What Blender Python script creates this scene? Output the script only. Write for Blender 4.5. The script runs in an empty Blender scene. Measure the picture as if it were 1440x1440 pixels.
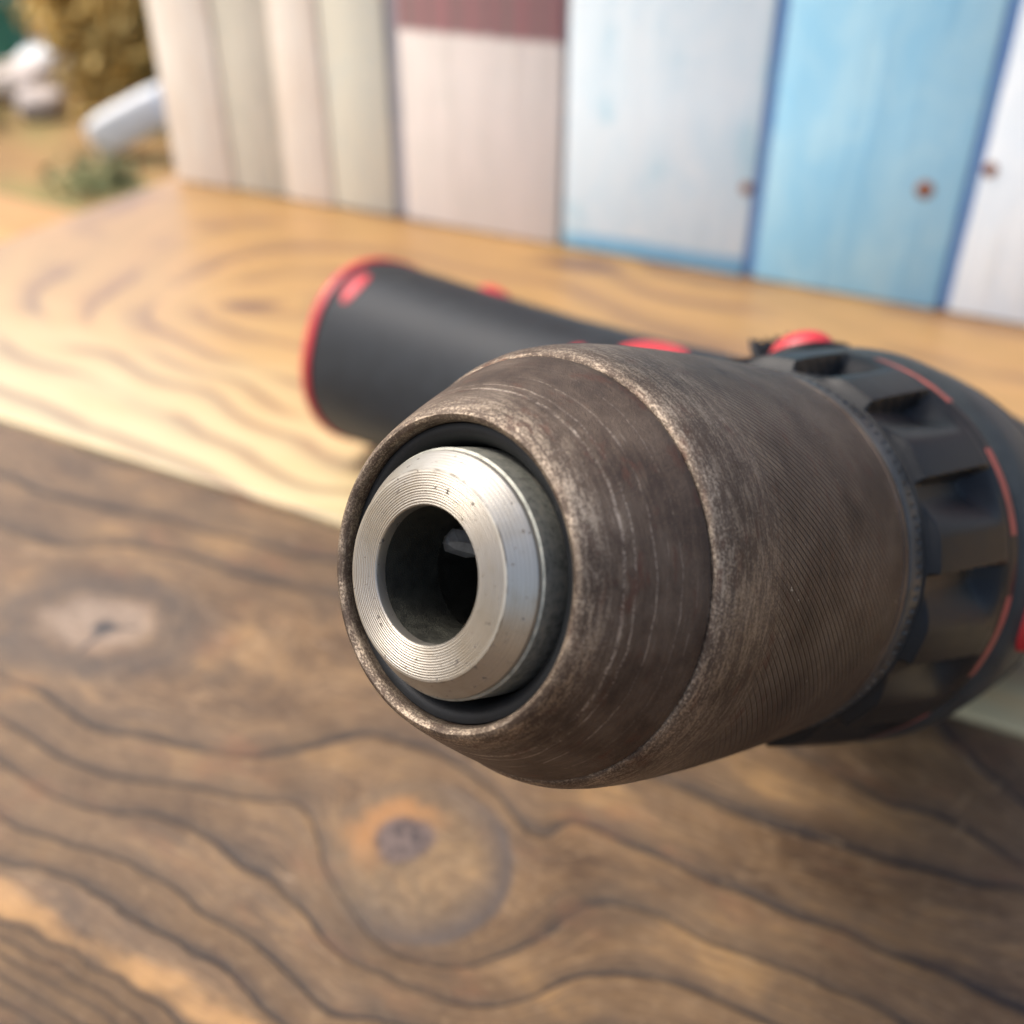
import bpy, bmesh, math, random
import numpy as np
from mathutils import Vector, Matrix
from mathutils import noise as mnoise

random.seed(11)
rng = np.random.default_rng(11)
MM = 0.001
R = math.radians
sc = bpy.context.scene
COL = sc.collection

# ------------------------------------------------------------------ camera
PITCH, YAW, HEIGHT = R(33.7), R(27.0), 0.165
cd = bpy.data.cameras.new('camera')
cam = bpy.data.objects.new('camera', cd)
COL.objects.link(cam)
cam.location = (0, 0, HEIGHT)
cam.rotation_euler = (math.pi / 2 - PITCH, 0, YAW)
cd.sensor_width = 36
cd.lens = 37.0
cd.clip_start = 0.005
cd.clip_end = 400
cd.dof.use_dof = True
cd.dof.focus_distance = 0.1040
cd.dof.aperture_fstop = 16.0
cd.dof.aperture_blades = 0
sc.camera = cam

# ------------------------------------------------------------------ light
SUN_EL, SUN_AZ = R(55), R(-103)           # azimuth from +Y towards +X
world = bpy.data.worlds.new('World')
sc.world = world
world.use_nodes = True
wn = world.node_tree
bgn = wn.nodes['Background']
sky = wn.nodes.new('ShaderNodeTexSky')
sky.sky_type = 'NISHITA'
sky.sun_disc = False
sky.sun_elevation = SUN_EL
sky.sun_rotation = SUN_AZ
sky.air_density = 1.0
sky.dust_density = 5.0
sky.ozone_density = 0.5
wn.links.new(sky.outputs[0], bgn.inputs[0])
bgn.inputs[1].default_value = 0.15
sd = bpy.data.lights.new('sun', 'SUN')
sd.energy = 1.6
sd.angle = R(20)
sd.color = (1.0, 0.975, 0.935)
sun = bpy.data.objects.new('sun', sd)
COL.objects.link(sun)
sdir = Vector((math.sin(SUN_AZ) * math.cos(SUN_EL), math.cos(SUN_AZ) * math.cos(SUN_EL), math.sin(SUN_EL)))
sun.rotation_euler = sdir.to_track_quat('Z', 'Y').to_euler()
sun.location = sdir * 3
sc.view_settings.view_transform = 'Standard'
sc.view_settings.look = 'None'
sc.view_settings.exposure = 1.06
sc.view_settings.gamma = 1.0
sc.render.film_transparent = False


# ------------------------------------------------------------------ helpers
def empty(name, loc, label, cat, group=None, rotz=0.0):
    o = bpy.data.objects.new(name, None)
    o.empty_display_size = 0.02
    o.location = loc
    o.rotation_euler = (0, 0, rotz)
    COL.objects.link(o)
    o['label'] = label
    o['category'] = cat
    o['kind'] = 'thing'
    if group:
        o['group'] = group
    return o


def tag(o, label, cat, group=None):
    o['label'] = label
    o['category'] = cat
    o['kind'] = 'thing'
    if group:
        o['group'] = group
    return o


def link_mesh(name, me, mat, parent=None, mat_local=None, smooth=35):
    o = bpy.data.objects.new(name, me)
    COL.objects.link(o)
    if mat is not None and not me.materials:
        me.materials.append(mat)
    if smooth:
        me.polygons.foreach_set('use_smooth', [True] * len(me.polygons))
        me.set_sharp_from_angle(angle=R(smooth))
    if parent is not None:
        o.parent = parent
    if mat_local is not None:
        o.matrix_local = mat_local
    return o


def pydata(name, V, Fc, mat, parent=None, mat_local=None, smooth=35):
    me = bpy.data.meshes.new(name)
    me.from_pydata([tuple(v) for v in V], [], Fc)
    me.update()
    return link_mesh(name, me, mat, parent, mat_local, smooth)


def fix_normals(me):
    bm = bmesh.new()
    bm.from_mesh(me)
    bmesh.ops.recalc_face_normals(bm, faces=bm.faces)
    bm.to_mesh(me)
    bm.free()


def lathe(name, prof, mat, parent, ml, n=192, smooth=32, closed=False, rfun=None):
    """prof: (s, r) in mm; axis is local Z. UV: u = turns, v = s in mm."""
    V = []
    m = len(prof)
    for s, r in prof:
        for j in range(n):
            a = 2 * math.pi * j / n
            rr = r if rfun is None else rfun(s, r, a)
            V.append((rr * math.cos(a) * MM, rr * math.sin(a) * MM, s * MM))
    Fc, uv = [], []
    rows = m if closed else m - 1
    for i in range(rows):
        i2 = (i + 1) % m
        for j in range(n):
            j2 = (j + 1) % n
            Fc.append((i * n + j, i * n + j2, i2 * n + j2, i2 * n + j))
            u0, u1 = j / n, (j + 1) / n
            uv += [u0, prof[i][0], u1, prof[i][0], u1, prof[i2][0], u0, prof[i2][0]]
    me = bpy.data.meshes.new(name)
    me.from_pydata(V, [], Fc)
    l = me.uv_layers.new(name='UVMap')
    l.data.foreach_set('uv', uv)
    fix_normals(me) if closed else None
    me.update()
    return link_mesh(name, me, mat, parent, ml, smooth)


def rounded_box(name, size, bevel, mat, parent=None, ml=None, segs=2, cuts=0, jitter=0.0):
    bm = bmesh.new()
    bmesh.ops.create_cube(bm, size=1.0)
    bmesh.ops.scale(bm, vec=size, verts=bm.verts)
    bmesh.ops.bevel(bm, geom=bm.edges[:], offset=bevel, segments=segs, affect='EDGES', profile=0.5)
    if cuts:
        bmesh.ops.subdivide_edges(bm, edges=[e for e in bm.edges if e.calc_length() > max(size) * 0.3], cuts=cuts, use_grid_fill=True)
    if jitter:
        for v in bm.verts:
            q = mnoise.noise_vector(v.co * 9)
            v.co += q * jitter
    me = bpy.data.meshes.new(name)
    bm.to_mesh(me)
    bm.free()
    return link_mesh(name, me, mat, parent, ml, 40)


class NB:
    """small node-building helper"""
    def __init__(self, name):
        self.m = bpy.data.materials.new(name)
        self.m.use_nodes = True
        self.t = self.m.node_tree
        self.b = self.t.nodes['Principled BSDF']

    def node(self, typ, **kw):
        n = self.t.nodes.new(typ)
        for k, v in kw.items():
            setattr(n, k, v)
        return n

    def put(self, sock, v):
        if hasattr(v, 'is_output') or isinstance(v, bpy.types.NodeSocket):
            self.t.links.new(v, sock)
        elif isinstance(v, (tuple, list)) and len(v) == 3 and sock.type == 'RGBA':
            sock.default_value = (*v, 1)
        else:
            sock.default_value = v

    def math(self, op, a, b=None, c=None, clamp=False):
        n = self.node('ShaderNodeMath', operation=op)
        n.use_clamp = clamp
        self.put(n.inputs[0], a)
        if b is not None:
            self.put(n.inputs[1], b)
        if c is not None:
            self.put(n.inputs[2], c)
        return n.outputs[0]

    def obj(self):
        return self.node('ShaderNodeTexCoord').outputs['Object']

    def uv(self):
        return self.node('ShaderNodeTexCoord').outputs['UV']

    def attr(self, name):
        n = self.node('ShaderNodeAttribute')
        n.attribute_name = name
        return n.outputs['Fac']

    def sep(self, v):
        n = self.node('ShaderNodeSeparateXYZ')
        self.put(n.inputs[0], v)
        return n.outputs

    def comb(self, x, y, z):
        n = self.node('ShaderNodeCombineXYZ')
        for i, v in enumerate((x, y, z)):
            self.put(n.inputs[i], v)
        return n.outputs[0]

    def scale(self, v, s):
        n = self.node('ShaderNodeVectorMath', operation='MULTIPLY')
        self.put(n.inputs[0], v)
        n.inputs[1].default_value = s if isinstance(s, tuple) else (s, s, s)
        return n.outputs[0]

    def noise(self, v, sc_=1.0, det=4.0, rough=0.55, dist=0.0, dim='3D'):
        n = self.node('ShaderNodeTexNoise')
        n.noise_dimensions = dim
        if dim == '1D':
            self.put(n.inputs['W'], v)
        else:
            self.put(n.inputs['Vector'], v)
        n.inputs['Scale'].default_value = sc_
        n.inputs['Detail'].default_value = det
        n.inputs['Roughness'].default_value = rough
        n.inputs['Distortion'].default_value = dist
        return n.outputs[0]

    def ramp(self, f, stops, interp='LINEAR'):
        n = self.node('ShaderNodeValToRGB')
        cr = n.color_ramp
        cr.interpolation = interp
        while len(cr.elements) < len(stops):
            cr.elements.new(0.5)
        for e, (p, c) in zip(cr.elements, stops):
            e.position = p
            e.color = (c, c, c, 1) if not isinstance(c, tuple) else (*c, 1)
        self.put(n.inputs[0], f)
        return n.outputs[0]

    def maprange(self, v, a, b, c=0.0, d=1.0, smooth=True):
        n = self.node('ShaderNodeMapRange')
        if smooth:
            n.interpolation_type = 'SMOOTHSTEP'
        self.put(n.inputs[0], v)
        for i, x in enumerate((a, b, c, d)):
            n.inputs[i + 1].default_value = x
        return n.outputs[0]

    def mix(self, f, a, b, mode='MIX'):
        n = self.node('ShaderNodeMix', data_type='RGBA', blend_type=mode)
        self.put(n.inputs[0], f)
        self.put(n.inputs[6], a)
        self.put(n.inputs[7], b)
        return n.outputs[2]

    def bump(self, h, strength=0.3, dist=0.001, normal=None):
        n = self.node('ShaderNodeBump')
        n.inputs['Strength'].default_value = strength
        n.inputs['Distance'].default_value = dist
        self.put(n.inputs['Height'], h)
        if normal is not None:
            self.put(n.inputs['Normal'], normal)
        return n.outputs[0]

    def out(self, color=None, rough=None, metal=None, normal=None, spec=None, coat=None, coat_rough=None):
        b = self.b.inputs
        for k, v in (('Base Color', color), ('Roughness', rough), ('Metallic', metal), ('Normal', normal),
                     ('Specular IOR Level', spec), ('Coat Weight', coat), ('Coat Roughness', coat_rough)):
            if v is not None:
                self.put(b[k], v)
        return self.m


# ------------------------------------------------------------------ materials: wood
def mat_dark_wood():
    b = NB('dark_stained_wood')
    P = b.scale(b.obj(), 1000.0)                       # mm
    F = b.attr('grain')
    x, y, z = b.sep(P)
    wob = b.noise(b.scale(P, (0.05, 0.09, 0.09)), 1.0, 3)
    Fw = b.math('ADD', F, b.math('MULTIPLY', b.math('SUBTRACT', wob, 0.5), 0.22))
    fr = b.math('FRACT', b.math('ADD', Fw, 20.0))
    # late wood: slow darkening, then a sharp edge
    late = b.ramp(fr, [(0.0, 0.85), (0.03, 0.1), (0.08, 0.0), (0.58, 0.05), (0.80, 0.36), (0.90, 0.62), (0.955, 1.0), (1.0, 1.0)])
    amp = b.maprange(b.noise(b.scale(P, (0.02, 0.05, 0.05)), 1.0, 2), 0.3, 0.55, 0.65, 1.0)
    late = b.math('MULTIPLY', late, amp)
    # fine streaks that follow the grain
    fine = b.noise(b.comb(b.math('MULTIPLY', x, 0.045), b.math('MULTIPLY', Fw, 11.0), 0.0), 1.0, 5, 0.65)
    blot = b.noise(b.scale(P, (0.03, 0.06, 0.06)), 1.0, 4, 0.6)
    speck = b.noise(b.scale(P, (0.35, 0.9, 0.9)), 1.0, 3, 0.6)
    base = b.ramp(blot, [(0.30, (0.056, 0.029, 0.013)), (0.43, (0.108, 0.060, 0.026)), (0.55, (0.160, 0.094, 0.043)), (0.66, (0.26, 0.148, 0.058))])
    base = b.mix(b.maprange(fine, 0.35, 0.7, 0.0, 0.5), base, (0.062, 0.040, 0.024))
    base = b.mix(b.maprange(speck, 0.5, 0.72, 0.0, 0.5), base, (0.25, 0.165, 0.090))
    base = b.mix(b.maprange(b.noise(b.scale(P, (0.10, 0.22, 0.22)), 1.0, 5, 0.7), 0.5, 0.72, 0.0, 0.5), base, (0.070, 0.041, 0.023))
    base = b.mix(b.math('MULTIPLY', late, 0.95), base, (0.016, 0.013, 0.013))
    thin = b.math('MULTIPLY', b.maprange(b.math('FRACT', b.math('MULTIPLY', b.math('ADD', Fw, 20.0), 4.0)), 0.55, 1.0), b.maprange(blot, 0.4, 0.6))
    base = b.mix(b.math('MULTIPLY', thin, 0.22), base, (0.075, 0.05, 0.038))
    gold = b.math('MULTIPLY', b.math('MULTIPLY', b.maprange(F, 7.15, 7.4), b.maprange(F, 7.95, 7.6)), b.maprange(blot, 0.35, 0.55))
    base = b.mix(b.math('MULTIPLY', gold, 0.55), base, (0.50, 0.27, 0.095))
    red = b.noise(b.scale(P, (0.035, 0.075, 0.075)), 1.0, 5, 0.68)
    base = b.mix(b.maprange(red, 0.53, 0.70, 0.0, 0.5), base, (0.155, 0.068, 0.030))
    smudge = b.noise(b.scale(P, (0.022, 0.035, 0.035)), 1.0, 4, 0.6, 0.8)
    base = b.mix(b.maprange(smudge, 0.52, 0.68, 0.0, 0.5), base, (0.052, 0.036, 0.024))
    fib = b.noise(b.comb(b.math('MULTIPLY', x, 0.09), b.math('MULTIPLY', Fw, 34.0), 1.0), 1.0, 4, 0.7)
    base = b.mix(b.maprange(fib, 0.50, 0.68, 0.0, 0.6), base, (0.038, 0.024, 0.015))
    base = b.mix(b.maprange(fib, 0.46, 0.34, 0.0, 0.45), base, (0.29, 0.185, 0.095))
    # pale grey knot with a split heart
    n1 = b.noise(b.scale(P, (0.10, 0.13, 0.13)), 1.0, 5, 0.62)
    k1 = b.math('ADD', b.attr('knot_pale'), b.math('MULTIPLY', b.math('SUBTRACT', n1, 0.5), 0.75))
    n3 = b.noise(b.scale(P, (0.4, 0.4, 0.4)), 1.0, 4, 0.65)
    rays = b.math('SINE', b.math('MULTIPLY', k1, 24.0))
    core = b.ramp(k1, [(0.0, 1.0), (0.45, 0.9), (0.9, 0.0)])
    pale = b.ramp(n3, [(0.3, (0.18, 0.128, 0.09)), (0.65, (0.33, 0.25, 0.185))])
    pale = b.mix(b.maprange(rays, 0.2, 1.0, 0.0, 0.3), pale, (0.17, 0.12, 0.085))
    base = b.mix(b.math('MULTIPLY', core, 0.68), base, pale)
    rim = b.ramp(b.math('MULTIPLY', k1, 0.5), [(0.33, 0.0), (0.47, 0.75), (0.56, 0.7), (0.80, 0.0)])
    base = b.mix(b.math('MULTIPLY', rim, b.maprange(n3, 0.3, 0.6, 0.55, 1.0)), base, (0.058, 0.044, 0.034))
    heart = b.ramp(b.attr('split'), [(0.0, 1.0), (0.5, 0.9), (1.0, 0.0)])
    base = b.mix(heart, base, (0.022, 0.022, 0.024))
    # orange knot
    k2 = b.attr('knot_orange')
    n2 = b.noise(b.scale(P, (0.11, 0.11, 0.11)), 1.0, 5, 0.68)
    inknot = b.ramp(b.math('MULTIPLY', b.attr('knot_rim'), 0.5), [(0.40, 1.0), (0.53, 0.0)])
    mott = b.ramp(n3, [(0.3, (0.075, 0.053, 0.031)), (0.5, (0.15, 0.104, 0.056)), (0.7, (0.27, 0.185, 0.10))])
    base = b.mix(b.math('MULTIPLY', inknot, 0.35), base, mott)
    k2n = b.math('ADD', k2, b.math('MULTIPLY', b.math('SUBTRACT', n2, 0.5), 1.3))
    halo = b.ramp(k2n, [(0.0, 1.0), (0.7, 0.9), (1.0, 0.0)])
    base = b.mix(b.math('MULTIPLY', halo, b.attr('knot_side')), base, b.mix(n3, (0.31, 0.155, 0.055), (0.19, 0.088, 0.033)))
    pit = b.ramp(b.math('ADD', k2, b.math('MULTIPLY', b.math('SUBTRACT', n2, 0.5), 0.5)), [(0.0, 1.0), (0.36, 0.95), (0.52, 0.0)])
    base = b.mix(pit, base, b.mix(b.maprange(n3, 0.35, 0.6), (0.035, 0.026, 0.027), (0.10, 0.07, 0.06)))
    rg = b.math('MULTIPLY', b.math('ADD', b.attr('knot_rim'), b.math('MULTIPLY', b.math('SUBTRACT', n2, 0.5), 0.12)), 0.5)
    rimk = b.ramp(rg, [(0.30, 0.0), (0.42, 0.6), (0.485, 0.95), (0.52, 0.0)])
    base = b.mix(b.math('MULTIPLY', rimk, b.attr('knot_shade')), base, (0.055, 0.042, 0.036))
    scf = b.math('ADD', b.attr('scuff'), b.math('MULTIPLY', b.math('SUBTRACT', n3, 0.5), 1.6))
    base = b.mix(b.ramp(scf, [(0.0, 0.45), (0.4, 0.3), (0.9, 0.0)]), base, (0.30, 0.195, 0.105))
    # small dents and pale scuffs
    sc_ = b.noise(b.scale(P, (0.09, 0.45, 0.2)), 1.0, 2, 0.5)
    base = b.mix(b.maprange(sc_, 0.70, 0.80, 0.0, 0.35), base, (0.50, 0.36, 0.24))
    h = b.math('ADD', b.math('MULTIPLY', late, -1.0), b.math('ADD', b.math('MULTIPLY', fine, 0.45), b.math('MULTIPLY', fib, -0.4)))
    nrm = b.bump(h, 0.8, 0.0006)
    nrm = b.bump(speck, 0.4, 0.0004, nrm)
    rough = b.math('ADD', 0.46, b.math('MULTIPLY', b.math('ADD', late, speck), 0.14))
    return b.out(base, rough, 0.0, nrm, 0.32, 0.06, 0.3)


def mat_light_wood():
    b = NB('pale_varnished_wood')
    P = b.scale(b.obj(), 1000.0)
    F = b.attr('grain')
    x, y, z = b.sep(P)
    wob = b.noise(b.scale(P, (0.03, 0.06, 0.06)), 1.0, 3)
    Fw = b.math('ADD', F, b.math('MULTIPLY', b.math('SUBTRACT', wob, 0.5), 0.3))
    fr = b.math('FRACT', b.math('ADD', Fw, 20.25))
    late = b.ramp(fr, [(0.0, 0.6), (0.1, 0.1), (0.45, 0.0), (0.8, 0.6), (0.95, 1.0), (1.0, 0.8)])
    amp = b.maprange(b.noise(b.scale(P, (0.012, 0.03, 0.03)), 1.0, 2), 0.36, 0.54, 0.05, 1.0)
    fine = b.noise(b.comb(b.math('MULTIPLY', x, 0.02), b.math('MULTIPLY', Fw, 5.0), 0.0), 1.0, 4, 0.6)
    heart = b.math('ADD', b.math('MULTIPLY', y, 0.008), b.math('MULTIPLY', wob, 0.35))   # sapwood edge to heartwood
    base = b.ramp(b.maprange(heart, 1.62, 3.1), [(0.0, (0.50, 0.42, 0.235)), (0.25, (0.42, 0.315, 0.155)), (0.5, (0.35, 0.222, 0.088)), (1.0, (0.29, 0.165, 0.055))])
    base = b.mix(b.maprange(fine, 0.4, 0.7, 0.0, 0.4), base, (0.50, 0.27, 0.10))
    base = b.mix(b.math('MULTIPLY', b.math('MULTIPLY', late, amp), 0.75), base, (0.13, 0.066, 0.040))
    k = b.attr('knot_pale')
    base = b.mix(b.ramp(k, [(0.0, 0.95), (0.5, 0.8), (1.0, 0.0)]), base, (0.10, 0.048, 0.036))
    nrm = b.bump(b.math('ADD', b.math('MULTIPLY', late, -0.6), fine), 0.25, 0.0004)
    return b.out(base, 0.40, 0.0, nrm, 0.5, 0.25, 0.3)


def mat_bench_wood():
    b = NB('orange_wood')
    P = b.scale(b.obj(), 1000.0)
    n = b.noise(b.scale(P, (0.004, 0.06, 0.06)), 1.0, 4, 0.6)
    return b.out(b.ramp(n, [(0.3, (0.34, 0.165, 0.045)), (0.7, (0.50, 0.26, 0.075))]), 0.5, 0.0, b.bump(n, 0.3, 0.001))


def mat_plain(name, col, rough=0.5, metal=0.0, var=0.25, scale=120.0, bump=0.15, bd=0.0003, spec=0.5):
    b = NB(name)
    P = b.obj()
    n = b.noise(P, scale, 4, 0.6)
    dark = tuple(c * (1 - var) for c in col)
    lite = tuple(min(1, c * (1 + var)) for c in col)
    c = b.ramp(n, [(0.3, dark), (0.7, lite)])
    r = b.maprange(n, 0.3, 0.7, max(0.02, rough - 0.07), rough + 0.07)
    n2 = b.noise(P, scale * 9, 2, 0.5)
    return b.out(c, r, metal, b.bump(n2, bump, bd), spec)


# ------------------------------------------------------------------ materials: drill
def mat_face_steel():
    b = NB('turned_bright_steel')
    P = b.scale(b.obj(), 1000.0)
    x, y, z = b.sep(P)
    r = b.math('SQRT', b.math('ADD', b.math('MULTIPLY', x, x), b.math('MULTIPLY', y, y)))
    # concentric turning marks on the flat face, finer marks on the chamfer
    jit = b.noise(b.math('MULTIPLY', r, 2.0), 1.0, 2, 0.5, 0.0, '1D')
    w = b.math('SINE', b.math('ADD', b.math('MULTIPLY', r, 2 * math.pi / 0.245), b.math('MULTIPLY', jit, 1.6)))
    onface = b.maprange(z, 0.12, 0.03)
    inner = b.maprange(r, 9.75, 9.3)
    gro = b.math('MULTIPLY', w, b.math('ADD', 0.10, b.math('MULTIPLY', b.math('MULTIPLY', onface, inner), 1.2)))
    streak = b.noise(b.comb(b.math('MULTIPLY', x, 0.15), b.math('MULTIPLY', y, 0.15), b.math('MULTIPLY', r, 22.0)), 1.0, 3, 0.6)
    spots = b.noise(b.scale(P, (1.1, 1.1, 1.6)), 1.0, 5, 0.66)
    spotm = b.maprange(spots, 0.625, 0.66, 0.0, 1.0)
    dirt = b.maprange(b.noise(b.scale(P, 0.35), 1.0, 3), 0.45, 0.75, 0.0, 0.35)
    base = b.mix(b.maprange(streak, 0.35, 0.7, 0.0, 0.5), (0.40, 0.375, 0.325), (0.32, 0.298, 0.25))
    base = b.mix(b.math('MULTIPLY', b.maprange(w, 0.1, -0.9, 0.0, 0.85), b.math('MULTIPLY', onface, inner)), base, (0.24, 0.205, 0.165))
    base = b.mix(dirt, base, (0.26, 0.22, 0.155))
    base = b.mix(b.math('MULTIPLY', spotm, 0.9), base, (0.055, 0.042, 0.032))
    # dark line where face meets chamfer
    edge = b.math('ABSOLUTE', b.math('SUBTRACT', r, 9.82))
    edgem = b.math('MULTIPLY', b.maprange(edge, 0.10, 0.02), b.maprange(b.noise(b.scale(P, 0.45), 1.0, 3), 0.4, 0.6))
    base = b.mix(b.math('MULTIPLY', edgem, 0.8), base, (0.09, 0.07, 0.05))
    nrm = b.bump(gro, 0.55, 0.00006)
    nrm = b.bump(streak, 0.25, 0.00006, nrm)
    rough = b.math('ADD', 0.36, b.math('ADD', b.math('MULTIPLY', spotm, 0.4), b.math('MULTIPLY', streak, 0.16)))
    return b.out(base, rough, b.math('SUBTRACT', 0.9, b.math('MULTIPLY', spotm, 0.7)), nrm)


def mat_old_steel():
    b = NB('dull_greenish_steel')
    P = b.scale(b.obj(), 1000.0)
    n = b.noise(b.scale(P, 1.2), 1.0, 5, 0.65)
    f = b.noise(b.scale(P, 9.0), 1.0, 3, 0.6)
    base = b.ramp(n, [(0.3, (0.14, 0.14, 0.118)), (0.55, (0.27, 0.27, 0.23)), (0.75, (0.34, 0.30, 0.23))])
    base = b.mix(b.maprange(f, 0.55, 0.75, 0.0, 0.6), base, (0.30, 0.30, 0.26))
    return b.out(base, 0.55, 0.55, b.bump(f, 0.4, 0.00008))


def mat_worn_sleeve(knurl):
    b = NB('worn_knurled_steel' if knurl else 'worn_brown_steel')
    P = b.scale(b.obj(), 1000.0)
    x, y, s = b.sep(P)
    # circumferential streaks: fast along the axis, slow around it
    st = b.noise(b.comb(b.math('MULTIPLY', x, 0.30), b.math('MULTIPLY', y, 0.30), b.math('MULTIPLY', s, 2.2)), 1.0, 6, 0.72)
    st2 = b.noise(b.comb(b.math('MULTIPLY', x, 0.22), b.math('MULTIPLY', y, 0.22), b.math('MULTIPLY', s, 9.0)), 1.0, 3, 0.6)
    blot = b.noise(b.scale(P, 0.14), 1.0, 4, 0.6)
    grain = b.noise(b.scale(P, (3.6, 3.6, 5.5)), 1.0, 4, 0.8)
    fleck = b.noise(b.scale(P, 3.4), 1.0, 4, 0.75)
    base = b.ramp(blot, [(0.3, (0.030, 0.019, 0.014)), (0.45, (0.062, 0.042, 0.030)), (0.58, (0.092, 0.066, 0.048)), (0.72, (0.120, 0.092, 0.070))])
    base = b.mix(b.maprange(st, 0.45, 0.72, 0.0, 0.4), base, (0.115, 0.080, 0.054))
    base = b.mix(b.maprange(grain, 0.47, 0.62, 0.0, 0.5), base, (0.035, 0.024, 0.020))
    base = b.mix(b.maprange(grain, 0.44, 0.34, 0.0, 0.4), base, (0.16, 0.115, 0.080))
    # where handling has rubbed the finish through
    if knurl:
        wear = b.ramp(b.maprange(s, 14.0, 60.0, smooth=False), [(0.0, 0.1), (0.012, 0.9), (0.035, 0.9), (0.06, 0.75), (0.2, 0.45), (0.34, 0.08), (0.9, 0.06), (0.955, 0.35), (1.0, 0.2)])
    else:
        wear = b.ramp(b.maprange(s, 2.5, 15.5, smooth=False), [(0.0, 0.95), (0.10, 1.0), (0.18, 0.6), (0.26, 0.25), (0.34, 0.30), (0.44, 0.08), (0.58, 0.10), (0.66, 0.05), (0.90, 0.03), (0.97, 0.2), (1.0, 0.4)])
    wn_ = b.math('MULTIPLY', wear, b.maprange(b.math('ADD', b.math('MULTIPLY', st, 0.55), b.math('MULTIPLY', grain, 0.75)), 0.60, 0.76))
    base = b.mix(b.math('MULTIPLY', wn_, b.maprange(blot, 0.32, 0.6, 0.35, 0.85)), base, (0.46, 0.375, 0.28))
    scr = b.math('MULTIPLY', b.maprange(st2, 0.63, 0.70), b.maprange(blot, 0.42, 0.58))
    base = b.mix(b.math('MULTIPLY', scr, 0.4), base, (0.36, 0.30, 0.24))
    if not knurl:
        ang = b.noise(b.comb(b.math('MULTIPLY', x, 0.11), b.math('MULTIPLY', y, 0.11), 3.0), 1.0, 3, 0.6)
        sw = b.math('ADD', s, b.math('MULTIPLY', b.math('SUBTRACT', ang, 0.5), 1.6))
        for s0, wd, am in ((6.55, 0.20, 0.85), (7.5, 0.12, 0.7), (9.3, 0.10, 0.55), (11.6, 0.07, 0.4)):
            ln = b.maprange(b.math('ABSOLUTE', b.math('SUBTRACT', sw, s0)), wd, wd * 0.3)
            ln = b.math('MULTIPLY', ln, b.maprange(b.math('ADD', b.math('MULTIPLY', fleck, 0.6), b.math('MULTIPLY', blot, 0.5)), 0.48, 0.66))
            base = b.mix(b.math('MULTIPLY', ln, am), base, (0.42, 0.35, 0.28))
    rust = b.maprange(b.noise(b.scale(P, (0.25, 0.25, 0.6)), 1.0, 4, 0.65), 0.56, 0.70, 0.0, 0.65)
    base = b.mix(rust, base, (0.080, 0.034, 0.022))
    h = b.math('ADD', b.math('MULTIPLY', st, 0.45), b.math('MULTIPLY', grain, 0.9))
    nrm = b.bump(h, 0.6, 0.00022)
    if knurl:
        U = b.uv()
        u, v, _ = b.sep(U)
        tu = b.math('MULTIPLY', u, 172.0)
        tv = b.math('MULTIPLY', v, -0.95)
        wa = b.math('PINGPONG', b.math('ADD', tu, tv), 0.5)
        wb = b.math('PINGPONG', b.math('SUBTRACT', b.math('MULTIPLY', u, 190.0), b.math('MULTIPLY', v, -1.7)), 0.5)
        ga = b.maprange(wa, 0.0, 0.2)
        gb = b.maprange(wb, 0.0, 0.15)
        kn = b.math('MULTIPLY', ga, b.math('ADD', 0.55, b.math('MULTIPLY', gb, 0.45)))
        mask = b.math('MULTIPLY', b.maprange(s, 21.0, 28.0), b.maprange(s, 55.5, 53.5))
        base = b.mix(b.math('MULTIPLY', mask, b.math('MULTIPLY', b.math('SUBTRACT', 1.0, kn), 0.92)), base, (0.02, 0.014, 0.011))
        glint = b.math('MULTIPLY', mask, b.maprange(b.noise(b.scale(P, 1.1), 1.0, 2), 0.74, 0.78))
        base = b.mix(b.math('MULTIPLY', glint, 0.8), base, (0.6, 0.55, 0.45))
        nrm = b.bump(b.math('MULTIPLY', kn, mask), 0.7, 0.00022, nrm)
    rough = b.math('ADD', b.math('SUBTRACT', 0.46, b.math('MULTIPLY', wn_, 0.14)), b.math('MULTIPLY', grain, 0.12))
    metal = b.math('ADD', 0.62, b.math('MULTIPLY', wn_, 0.3))
    return b.out(base, rough, metal, nrm)


def mat_black_plastic(name='black_plastic', col=(0.006, 0.0068, 0.0078), rough=0.44):
    b = NB(name)
    P = b.scale(b.obj(), 1000.0)
    n = b.noise(b.scale(P, 0.22), 1.0, 4, 0.6)
    g = b.noise(b.scale(P, 5.0), 1.0, 3, 0.6)
    base = b.ramp(n, [(0.3, tuple(c * 0.8 for c in col)), (0.7, tuple(c * 1.35 for c in col))])
    dust = b.maprange(b.noise(b.scale(P, 1.3), 1.0, 5, 0.7), 0.62, 0.8, 0.0, 0.25)
    base = b.mix(dust, base, (0.16, 0.145, 0.125))
    r = b.math('ADD', rough - 0.06, b.math('MULTIPLY', n, 0.16))
    return b.out(base, r, 0.0, b.bump(g, 0.3, 0.0001), 0.22)


# ------------------------------------------------------------------ materials: boards
def mat_paint(name, main, alt, worn=(0.55, 0.50, 0.44), worn_amt=0.5, extra=None):
    b = NB(name)
    P = b.scale(b.obj(), 1000.0)
    x, y, z = b.sep(P)
    st = b.noise(b.scale(P, (0.16, 0.16, 0.012)), 1.0, 4, 0.6)
    br = b.noise(b.scale(P, (0.05, 0.05, 0.03)), 1.0, 5, 0.65, 0.6)
    base = b.mix(b.maprange(br, 0.35, 0.68), main, alt)
    base = b.mix(b.maprange(st, 0.52, 0.75, 0.0, worn_amt), base, worn)
    if extra:
        base = extra(b, base, x, z, st, br)
    nrm = b.bump(st, 0.5, 0.0012)
    return b.out(base, 0.6, 0.0, nrm, 0.35)


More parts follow.
